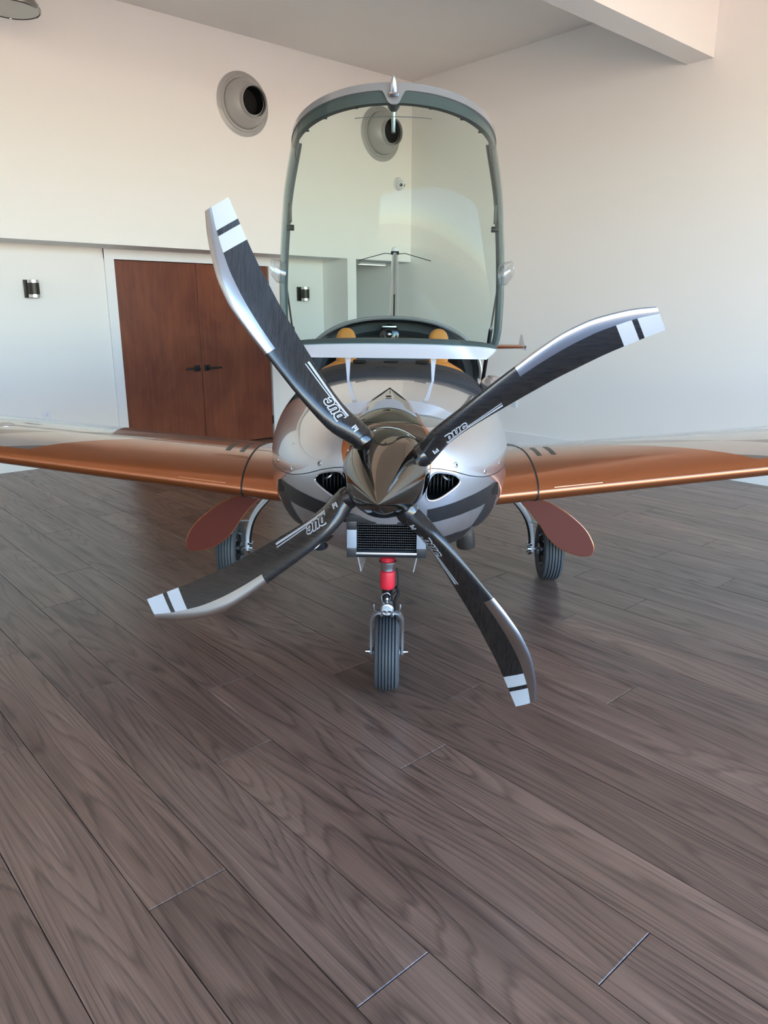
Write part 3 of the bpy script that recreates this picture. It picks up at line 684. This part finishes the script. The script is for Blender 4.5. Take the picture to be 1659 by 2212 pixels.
obj('rear_bulkhead', prism([(p.x, p.z) for p in deck_ring(2.9, .46, 1.435, .80, g=.03)], lambda p: (p[0], 2.90, p[1]), lambda p: (p[0], 2.91, p[1])), M['cabin'], deck)
reel = obj('belt_reel', lathe([(.052, -.015), (.058, -.01), (.058, .01), (.05, .016), (.022, .018), (.022, .012), (.006, .02)], (-.02, 2.58, 1.375), (0, -1, .1), 32), M['black'], deck)
obj('reel_badge', lathe([(.008, .016), (.008, .021), (.002, .022)], (-.02, 2.58, 1.375), (0, -1, .1), 20), M['chrome'], reel)
obj('hoop_plate', box(-.062, .022, 2.50, 2.512, 1.415, 1.426, .003), M['alu'], deck)

# ---- seats
for s in (-1, 1):
    def seat_ring(z, hw_, y0, y1, xo=0): return [Vector((s * .255 + xo + hw_ * cpow(math.cos(a), .6), (y0 + y1) / 2 + (y1 - y0) / 2 * cpow(math.sin(a), .6), z)) for a in [2 * math.pi * j / 28 for j in range(28)]]
    se = obj('seat_back', loft([seat_ring(.78, .20, 1.96, 2.08), seat_ring(.95, .212, 2.02, 2.15), seat_ring(1.08, .205, 2.08, 2.21), seat_ring(1.16, .175, 2.11, 2.24), seat_ring(1.20, .13, 2.13, 2.25), seat_ring(1.225, .085, 2.14, 2.25), seat_ring(1.24, .06, 2.15, 2.24)]), M['leather'], plane, angle=60)
    obj('headrest', loft([seat_ring(1.235, .055, 2.15, 2.235), seat_ring(1.27, .056, 2.14, 2.24), seat_ring(1.34, .056, 2.14, 2.245), seat_ring(1.375, .053, 2.15, 2.245), seat_ring(1.398, .043, 2.16, 2.24), seat_ring(1.412, .028, 2.17, 2.235), seat_ring(1.418, .012, 2.18, 2.225)]), M['leather'], se, angle=60)
    obj('seat_cushion', loft([seat_ring(.745, .20, 1.55, 2.05), seat_ring(.82, .21, 1.52, 2.05), seat_ring(.86, .19, 1.55, 2.02)]), M['leather'], se, angle=60)

# ---- glareshield
gsr = []
for y, w, zt in ((1.075, .405, 1.247), (1.085, .408, 1.262), (1.12, .410, 1.281), (1.20, .412, 1.294), (1.32, .412, 1.298), (1.40, .410, 1.290), (1.42, .405, 1.275)):
    gsr.append([Vector((w * cpow(math.cos(math.pi * j / 40), .85), y + .05 * abs(math.cos(math.pi * j / 40)) ** 2, 1.135 + (zt - 1.135) * math.sin(math.pi * j / 40) ** .85)) for j in range(41)])
gs = obj('glareshield', loft(gsr, True, True, True), M['dash'], plane, angle=50)
for s in (-1, 1):
    obj('dash_vent', box(s * .135 - .028, s * .135 + .028, 1.22, 1.27, 1.292, 1.305, .004), M['matblack'], gs)
obj('compass_base', box(-.03, .03, 1.23, 1.27, 1.296, 1.302, .002), M['matblack'], gs)
for cx_, w_n in ((-.235, 12), (.235, 12), (-.02, 10)):
    zz = .012
    dots = []
    for r_ in range(4):
        for q in range(w_n):
            x = cx_ + (q - w_n / 2) * .0088 + (.0044 if r_ % 2 else 0); y = 1.10 + r_ * .009 + .05 * abs(x / .41) ** 2
            th_ = math.acos(max(-1, min(1, cpow(x / .409, 1 / .85)))); z = 1.135 + ((1.268 + r_ * .0045) - 1.135) * math.sin(th_) ** .85
            dots.append(box(x - .0019, x + .0019, y - .0019, y + .0019, z - .004, z + .0034))
    obj('speaker_grille', join(*dots), M['matblack'], gs, False)['kind'] = 'stuff'
bl = Vector((.435, 1.20, 1.195))
obj('side_blister', lathe([(.002, -.085), (.028, -.075), (.048, -.045), (.056, 0), (.050, .05), (.030, .11), (.002, .15)], bl, (0, 1, 0), 24), M['silver'], plane, label='silver teardrop blister beside the cockpit')

# ---- canopy, swung open about its front hinges
HY, HZ, CA = 1.00, 1.322, R(73)
et = Vector((0, math.cos(CA), math.sin(CA))); ew = Vector((0, -math.sin(CA), math.cos(CA)))
CL = .862
CWf = pchip([0, .03, .07, .13, .3, .6, CL], [.375, .408, .428, .438, .444, .434, .398])
CHf = pchip([0, .025, .06, .12, .22, .36, .52, .70, CL], [.012, .045, .085, .150, .235, .310, .362, .390, .400])
def cpt(t, a, off=0.0):
    w, hh = CWf(t), CHf(t); e = 2 / 2.06
    return Vector((0, HY, HZ)) + Vector((w * cpow(math.cos(a), e), 0, 0)) + et * t + ew * (hh * max(0, math.sin(a)) ** e + .02)
def cnorm(t, a):
    e = .004; a_ = min(max(a, .02), math.pi - .02); d1 = cpt(min(t + e, CL), a_) - cpt(max(t - e, 0), a_); d2 = cpt(t, a_ + e) - cpt(t, a_ - e); n = d1.cross(d2)
    if n.length < 1e-12: return Vector((0, -1, 0))
    n.normalize(); ref = cpt(t, a_) - (Vector((0, HY, HZ)) + et * (t + .15))
    return n if n.dot(ref) > 0 else -n
def cband(t0, t1, a0, a1, oo, oi, nt=12, na=64, tf=None):
    V = []; F = []
    def idx(k_, i, j): return k_ * (nt + 1) * (na + 1) + i * (na + 1) + j
    for o_ in (oo, oi):
        for i in range(nt + 1):
            for j in range(na + 1):
                a = a0 + (a1 - a0) * j / na; ta = t0(a) if callable(t0) else t0; tb = t1(a) if callable(t1) else t1
                t = ta + (tb - ta) * i / nt; V.append(cpt(t, a) + cnorm(t, a) * o_)
    for k_ in (0, 1):
        for i in range(nt):
            for j in range(na): F.append((idx(k_, i, j), idx(k_, i, j + 1), idx(k_, i + 1, j + 1), idx(k_, i + 1, j)))
    for i in range(nt):
        for j in (0, na): F.append((idx(0, i, j), idx(0, i + 1, j), idx(1, i + 1, j), idx(1, i, j)))
    for j in range(na):
        for i in (0, nt): F.append((idx(0, i, j), idx(0, i, j + 1), idx(1, i, j + 1), idx(1, i, j)))
    return V, F
PI = math.pi
fair = obj('canopy_fairing', cband(0, .040, 0, PI, .003, -.010, 8, 80), M['canopywhite'], plane, label='white painted front band of the raised canopy')
gl = obj('canopy_glass', cband(.036, CL - .03, 0, PI, 0, -.004, 48, 96), M['glass'], plane, angle=80, label='green tinted clear canopy bubble standing open')
fr = obj('canopy_frame', cband(.038, .051, 0, PI, -.005, -.020, 4, 80), M['cframe'], plane, label='dark grey frame inside the canopy glass')
obj('frame_bow', cband(CL - .066, CL, 0, PI, -.005, -.022, 6, 96), M['cframe'], fr)
for a0, a1 in ((0, R(13)), (PI - R(13), PI)):
    obj('frame_rail', cband(.03, CL, a0, a1, -.005, -.018, 60, 4), M['cframe'], fr)
for s in (0, 1):
    a_ = PI * s; rr = []
    for i in range(61):
        t = .022 + (CL - .022) * i / 60; p = cpt(t, a_); dx = -cpow(math.cos(a_), 1) * (.030 + .03 * max(0, 1 - (t - .022) / .06) ** 2)
        rr.append([p, p + Vector((dx, 0, 0)), p + Vector((dx, 0, 0)) + ew * -.010, p + ew * -.010])
    obj('frame_flange', loft(rr), M['cframe'], fr)
obj('rear_bow_paint', cband(lambda a: CL - .026 - .048 * math.exp(-((a - PI / 2) / .07) ** 4), CL + .0, 0, PI, .003, -.004, 8, 140), M['canopygrey'], fr)
lt = cpt(CL - .045, PI / 2); ln = cnorm(CL - .045, PI / 2)
lat = obj('canopy_latch', lathe([(.018, -.075), (.022, -.06), (.024, -.008), (.021, .002)], lt, ln, 24), M['cframe'], fr)
obj('latch_knob', lathe([(.020, .002), (.021, .010), (.013, .014), (.012, .03), (.008, .05), (.002, .062)], lt, (ln + et * 1.2), 20), M['chrome'], lat)
obj('latch_lever', tube([lt - ln * .07, lt - ln * .085 - et * .03, lt - ln * .09 - et * .085], [.010, .009, .007], 10), M['alu'], lat)
for s, a in ((1, R(10)), (-1, PI - R(10))):
    p = cpt(.56, a) - cnorm(.56, a) * .03
    br = obj('canopy_bracket', box(p.x - .006, p.x + .006, p.y - .010, p.y + .010, p.z - .040, p.z + .030, .003), M['bronze'], fr)
    obj('bracket_pin', lathe([(.011, -.014), (.011, .014)], p - Vector((0, 0, .06)), (1, 0, 0), 14), M['blackmetal'], br)
    # clear air scoop on the side glass
    a2 = R(20) if s > 0 else PI - R(20); p2 = cpt(.30, a2); n2 = cnorm(.30, a2)
    rim = [(.040 * math.cos(v), .034 * math.sin(v)) for v in [2 * PI * j / 24 for j in range(24)]]
    uu = et; ww = uu.cross(n2).normalized()
    obj('air_scoop', loft([[p2 + uu * x + ww * y for x, y in rim], [p2 + n2 * .018 + uu * (x * 1.05 + .006) + ww * y for x, y in rim], [p2 + n2 * .045 + uu * (x * .75 + .022) + ww * y * .7 for x, y in rim], [p2 + n2 * .043 + uu * (x * .70 + .022) + ww * y * .65 for x, y in rim]], True, False, False), M['clear'], gl)
    obj('scoop_ring', tube([p2 + n2 * .004 + uu * x * 1.06 + ww * y * 1.06 for x, y in rim + rim[:1]], .0022, 6), M['clear'], gl)
    # gas strut and hinge arm
    sp_ = Vector((s * .425, 1.10, 1.62)); ep = Vector((s * .412, 1.46, 1.10))
    gst = obj('gas_strut', tube([sp_.lerp(ep, q) for q in (.35, 1.0)], .009, 12), M['black'], plane)
    obj('strut_rod', tube([sp_, sp_.lerp(ep, .36)], .0045, 10), M['chrome'], gst)
    top = cpt(.004, R(62) if s > 0 else PI - R(62)); hx = s * .170
    obj('hinge_arm', loft([[Vector((hx + dx, .995 + dy, 1.352)) for dx, dy in ((-.015, -.004), (.015, -.004), (.015, .012), (-.015, .012))], [Vector((hx + dx, 1.00 + dy, 1.31)) for dx, dy in ((-.009, -.004), (.009, -.004), (.009, .012), (-.009, .012))], [Vector((hx + dx * .6, 1.01 + dy, 1.235)) for dx, dy in ((-.007, -.004), (.007, -.004), (.007, .012), (-.007, .012))]]), M['hinge'], plane)
for a in (R(70), R(110), R(50), R(130), R(33), R(147)):
    p = cpt(CL - .062, a) - cnorm(CL - .062, a) * .022
    obj('frame_clip', box(p.x - .012, p.x + .012, p.y - .004, p.y + .004, p.z - .0035, p.z + .0035, .0015), M['bronze'], fr)
wire = [cpt(CL - .095, R(70 + i * 5)) - cnorm(CL - .095, R(70 + i * 5)) * (.03 + .012 * math.sin(i / 8 * PI)) for i in range(9)]
obj('release_cable', tube(wire, .0014, 6), M['alu'], fr)

# ---- tail
def fin_ring(z, y0, ch, t):
    out = []
    for q in [.5 - .5 * math.cos(PI * i / 12) for i in range(13)]: out.append(Vector((t * .5 * (2.969 * math.sqrt(q) - 1.26 * q - 3.516 * q * q + 2.843 * q ** 3 - 1.036 * q ** 4), y0 + ch * q, z)))
    return out + [Vector((-p.x, p.y, p.z)) for p in out[-2:0:-1]]
fn = obj('tail_fin', loft([fin_ring(1.10, 4.55, 1.25, .13), fin_ring(1.30, 4.78, 1.04, .115), fin_ring(1.6, 5.08, .78, .095), fin_ring(1.9, 5.36, .54, .075), fin_ring(2.03, 5.48, .44, .062), fin_ring(2.06, 5.52, .38, .03)]), M['silver'], plane)
obj('rudder_gap', tube([(0, 4.775 + .62 * (z - 1.3) / .45 * .69, z) for z in [1.3 + .04 * i for i in range(10)]], .006, 8), M['matblack'], fn)
obj('strobe_base', lathe([(.040, 2.045), (.040, 2.075)], (0, 5.62, 0), (0, 0, 1), 24), M['matblack'], fn)
obj('strobe_light', lathe([(.036, 2.075), (.034, 2.095), (.022, 2.112), (.002, 2.12)], (0, 5.62, 0), (0, 0, 1), 24), M['plate'], fn)
for s in (-1, 1): obj('antenna_rod', tube([(0, 5.62, 2.05), (s * .10, 5.60, 2.055), (s * .35, 5.56, 1.985)], .0035, 8), M['matblack'], fn)
for s in (-1, 1):
    rr = []
    for x, y0, ch, t in ((.05, 5.02, .62, .07), (.6, 5.10, .54, .06), (1.22, 5.20, .45, .045), (1.255, 5.24, .40, .02)):
        ring = [Vector((s * x, y0 + ch * q_, 1.195 + v_)) for q_, v_ in [(q, t * .5 * (2.969 * math.sqrt(q) - 1.26 * q - 3.516 * q * q + 2.843 * q ** 3 - 1.036 * q ** 4)) for q in [.5 - .5 * math.cos(PI * i / 10) for i in range(11)]]]
        ring += [Vector((p.x, p.y, 2 * 1.195 - p.z)) for p in ring[-2:0:-1]]; rr.append(ring)
    tp = obj('tailplane', loft(rr), M['copper'], plane)
    obj('tip_plate', prism([(5.19, 1.165), (5.62, 1.165), (5.66, 1.21), (5.66, 1.285), (5.62, 1.30), (5.40, 1.215), (5.2, 1.20)], lambda p: (s * (1.255 + (p[1] - 1.165) * .12), p[0], p[1]), lambda p: (s * (1.267 + (p[1] - 1.165) * .12), p[0], p[1])), M['silver'], tp)

# ---- wheels
def wheel(c, rad_, hwid, ribs, name, hub_s):
    prof = [(rad_ * .56, -hwid * .62), (rad_ * .62, -hwid * .86), (rad_ * .78, -hwid), (rad_ * .90, -hwid * .94)]; mi_ = [0, 0, 0]
    n = ribs; w0 = hwid * .88; pts = []
    for i in range(n):
        xa = -w0 + 2 * w0 * i / n; xb = -w0 + 2 * w0 * (i + 1) / n; g = w0 * .06
        rr_ = lambda x: rad_ * (1 - .075 * abs(x / hwid) ** 2.6)
        if i > 0: pts += [(rr_(xa) - .006, xa + g * .3, 1), (rr_(xa), xa + g, 1)]
        else: pts += [(rr_(xa), xa, 0)]
        pts += [(rr_((xa + xb) / 2), (xa + xb) / 2, 0), (rr_(xb), xb - g, 0)]
        if i < n - 1: pts += [(rr_(xb) - .006, xb - g * .3, 1)]
    prof2 = prof + [(p[0], p[1]) for p in pts] + [(r_, -x_) for r_, x_ in prof[::-1]]
    flag = [0] * len(prof) + [p[2] for p in pts] + [0] * len(prof)
    N = 56; vf_ = lathe(prof2, c, (1, 0, 0), N, True, True); midx_ = []
    for i in range(len(prof2) - 1): midx_ += [1 if flag[i] and flag[i + 1] else 0] * N
    midx_ += [0, 0]
    w_ = obj(name, vf_, [M['tire'], M['grooveshade']], plane, midx=midx_, angle=40)
    for s in ((-1, 1) if hub_s == 0 else (hub_s, -hub_s)):
        h_ = obj('wheel_rim', lathe([(rad_ * .57, s * hwid * .60), (rad_ * .57, s * hwid * .70), (rad_ * .50, s * hwid * .74), (rad_ * .46, s * hwid * .62), (rad_ * .22, s * hwid * .62), (rad_ * .2, s * hwid * 1.0), (rad_ * .10, s * hwid * 1.05)], c, (1, 0, 0), 36, False, True), M['blackmetal'], w_)
        for q in range(8):
            a = 2 * PI * q / 8
            obj('rim_bolt', lathe([(.006, 0), (.006, .008), (.002, .010)], Vector(c) + Vector((s * hwid * .72, rad_ * .50 * math.cos(a), rad_ * .50 * math.sin(a))), (s, 0, 0), 8), M['alu'], h_)
        obj('hub_cap', lathe([(rad_ * .17, hwid * .62), (rad_ * .17, hwid * 1.05), (rad_ * .06, hwid * 1.15)], c, (s, 0, 0), 20), M['alu'], h_)
    return w_
wheel((0, .79, .1555), .1555, .0515, 7, 'nose_wheel', 0)
for s in (-1, 1):
    gz = s * .925 * ROLL
    wheel((s * .925, 2.10, .178 + gz), .178, .056, 6, 'main_wheel', -s)
    leg = obj('gear_leg', tube([Vector((s * p[0], p[1], p[2] + gz)) for p in spline([(.60, 1.92, .60), (.66, 1.93, .535), (.735, 1.97, .45), (.79, 2.03, .36), (.822, 2.08, .26), (.830, 2.10, .165)], 6)], [.0135] * 25 + [.012] * 6, 14), M['canopywhite'], plane)
    leg2 = obj('brake_line', tube([Vector((s * (p[0] - .018), p[1] + .008, p[2] + gz)) for p in spline([(.66, 1.93, .535), (.735, 1.97, .45), (.79, 2.03, .36), (.822, 2.08, .26), (.830, 2.10, .19)], 6)], .006, 8), M['matblack'], leg)
    obj('axle', lathe([(.013, 0), (.013, .09)], (s * .80, 2.10, .178 + gz), (s, 0, 0), 16), M['alu'], leg)
    obj('brake_caliper', box(min(s * .842, s * .862), max(s * .842, s * .862), 2.03, 2.06, .15 + gz, .20 + gz, .005), M['blackmetal'], leg)
    for dy, dz in ((-.018, .03), (.018, .03), (-.018, -.02), (.018, -.02)):
        obj('axle_bolt', lathe([(.0085, 0), (.0085, .012), (.006, .026), (.001, .027)], (s * .818, 2.10 + dy, .178 + dz + gz), (-s, -.5, 0), 10), M['chrome'], leg)
    # gear door plate carried in front of the wheel
    DP = [(.700, .545), (.822, .540), (.912, .498), (.987, .447), (1.055, .382), (1.094, .315), (1.101, .272), (1.080, .246), (1.012, .250), (.925, .284), (.860, .338), (.806, .414), (.752, .484)]
    DP = smoothloop(DP, 4)
    gd_f = lambda o_: (lambda p: (s * p[0], 1.80 + .10 * (p[1] - .25) + .25 * (p[0] - .9) ** 2 + o_, p[1] + gz * 0))
    gd = obj('gear_door', prism(DP, gd_f(0), gd_f(.009)), M['copperdark'], plane, angle=30)
    obj('door_edge', tube([gd_f(.0045)(p) for p in DP + DP[:1]], .0046, 6), M['copper'], gd)
    obj('door_link', tube([(s * .80, 2.03, .36 + gz), (s * .86, 1.84, .40)], .007, 8), M['alu'], gd)
    # small nose gear doors either side of the strut
    obj('nose_gear_door', prism([(.50, .66), (.56, .585), (.80, .545), (.98, .60), (.98, .66)], lambda p: (s * (.098 - .12 * (.62 - p[1])), p[0], p[1]), lambda p: (s * (.102 - .12 * (.62 - p[1])), p[0], p[1])), M['canopywhite'], plane)

# ---- nose gear
strut = obj('nose_strut', lathe([(.024, .346), (.026, .352), (.022, .36), (.022, .44), (.024, .45), (.024, .66)], (0, .765, 0), (0, 0, 1), 24), M['black'], plane)
obj('red_sleeve', lathe([(.024, .443), (.0285, .448), (.0300, .456), (.0300, .508), (.0285, .515), (.024, .519)], (0, .765, 0), (0, 0, 1), 32), M['red'], strut, label='red rubber sleeve')
obj('spring_collar', lathe([(.0255, .521), (.0255, .534), (.0335, .552), (.0335, .557), (.025, .558)], (0, .765, 0), (0, 0, 1), 32), M['alu'], strut)
obj('upper_ring', lathe([(.024, .556), (.029, .560), (.029, .575), (.024, .580)], (0, .765, 0), (0, 0, 1), 32), M['red'], strut)
obj('upper_clamp', lathe([(.024, .582), (.027, .586), (.027, .606), (.022, .612)], (0, .765, 0), (0, 0, 1), 24), M['matblack'], strut)
fork = []
fp = spline([(-.064, .79, .150), (-.064, .785, .24), (-.0635, .775, .30), (-.050, .768, .332), (-.025, .765, .342), (0, .765, .344), (.025, .765, .342), (.050, .768, .332), (.0635, .775, .30), (.064, .785, .24), (.064, .79, .150)], 5)
rg = []
for i, p in enumerate(fp):
    d = (fp[min(i + 1, len(fp) - 1)] - fp[max(i - 1, 0)]).normalized(); nrm = Vector((0, 1, 0)).cross(d).normalized()
    rg.append([p + nrm * (a * .0045) + Vector((0, b__ * .017, 0)) for a, b__ in ((-1, -1), (1, -1), (1, 1), (-1, 1))])
fork = obj('nose_fork', loft(rg), M['alu'], plane, angle=30)
for s in (-1, 1):
    obj('fork_axle_nut', lathe([(.010, 0), (.010, .010), (.0075, .011), (.0075, .020), (.001, .021)], (s * .067, .79, .1555), (s, 0, 0), 12), M['chrome'], fork)
    obj('fork_bolt', lathe([(.006, 0), (.006, .006), (.001, .007)], (s * .022, .748, .334), (0, -1, -.3), 10), M['chrome'], fork)
    obj('tow_hook', tube(spline([(s * .028, .742, .352), (s * .046, .735, .356), (s * .052, .732, .372), (s * .052, .732, .388)], 5), .0035, 8), M['alu'], fork)
lamp_b = obj('landing_light', lathe([(.016, .05), (.024, .03), (.0265, .0), (.0265, -.012), (.0235, -.014)], (0, .722, .372), (0, 1, .12), 28), M['alu'], plane)
obj('light_lens', lathe([(.0235, -.012), (.020, -.0155), (.001, -.017)], (0, .722, .372), (0, 1, .12), 28), M['ledlens'], lamp_b)
for q in range(3):
    a = PI / 2 + 2 * PI * q / 3
    obj('led_reflector', lathe([(.0085, -.0155), (.0085, -.0175), (.0055, -.0165), (.0015, -.0165)], Vector((.0115 * math.cos(a), .722, .372 + .0115 * math.sin(a))), (0, 1, .12), 16), M['chrome'], lamp_b)
obj('torque_link', tube(spline([(.034, .760, .452), (.044, .745, .43), (.030, .738, .40), (.028, .75, .352)], 5), .006, 8), M['matblack'], strut)
obj('light_cable', tube(spline([(.036, .760, .53), (.042, .755, .48), (.036, .745, .44), (.012, .735, .42), (.004, .735, .395)], 6), .0028, 8), M['matblack'], strut)
obj('wire_loop', tube(spline([(-.018, .74, .385), (-.022, .738, .42), (0, .735, .434), (.012, .737, .42), (.006, .735, .398)], 6), .0018, 6), M['alu'], strut)
obj('link_bolt', lathe([(.007, 0), (.007, .008), (.002, .01)], (0, .743, .405), (0, -1, 0), 12), M['chrome'], strut)

# ---- exhausts and drains under the cowling
obj('exhaust_pipe', lathe([(.030, -.02), (.036, .0), (.038, .05), (.038, .055), (.034, .055), (.033, .0)], (.305, .80, .665), (.1, .25, -1), 28, True, False), M['bronze'], plane)
obj('exhaust_pipe', lathe([(.030, -.02), (.036, .0), (.038, .05), (.034, .055)], (-.262, .70, .685), (-.1, .2, -1), 28), M['black'], plane)
obj('breather_tube', tube(spline([(-.22, .60, .73), (-.245, .58, .69), (-.27, .57, .665), (-.285, .60, .66), (-.29, .66, .69)], 6), .0055, 10), M['alu'], plane)
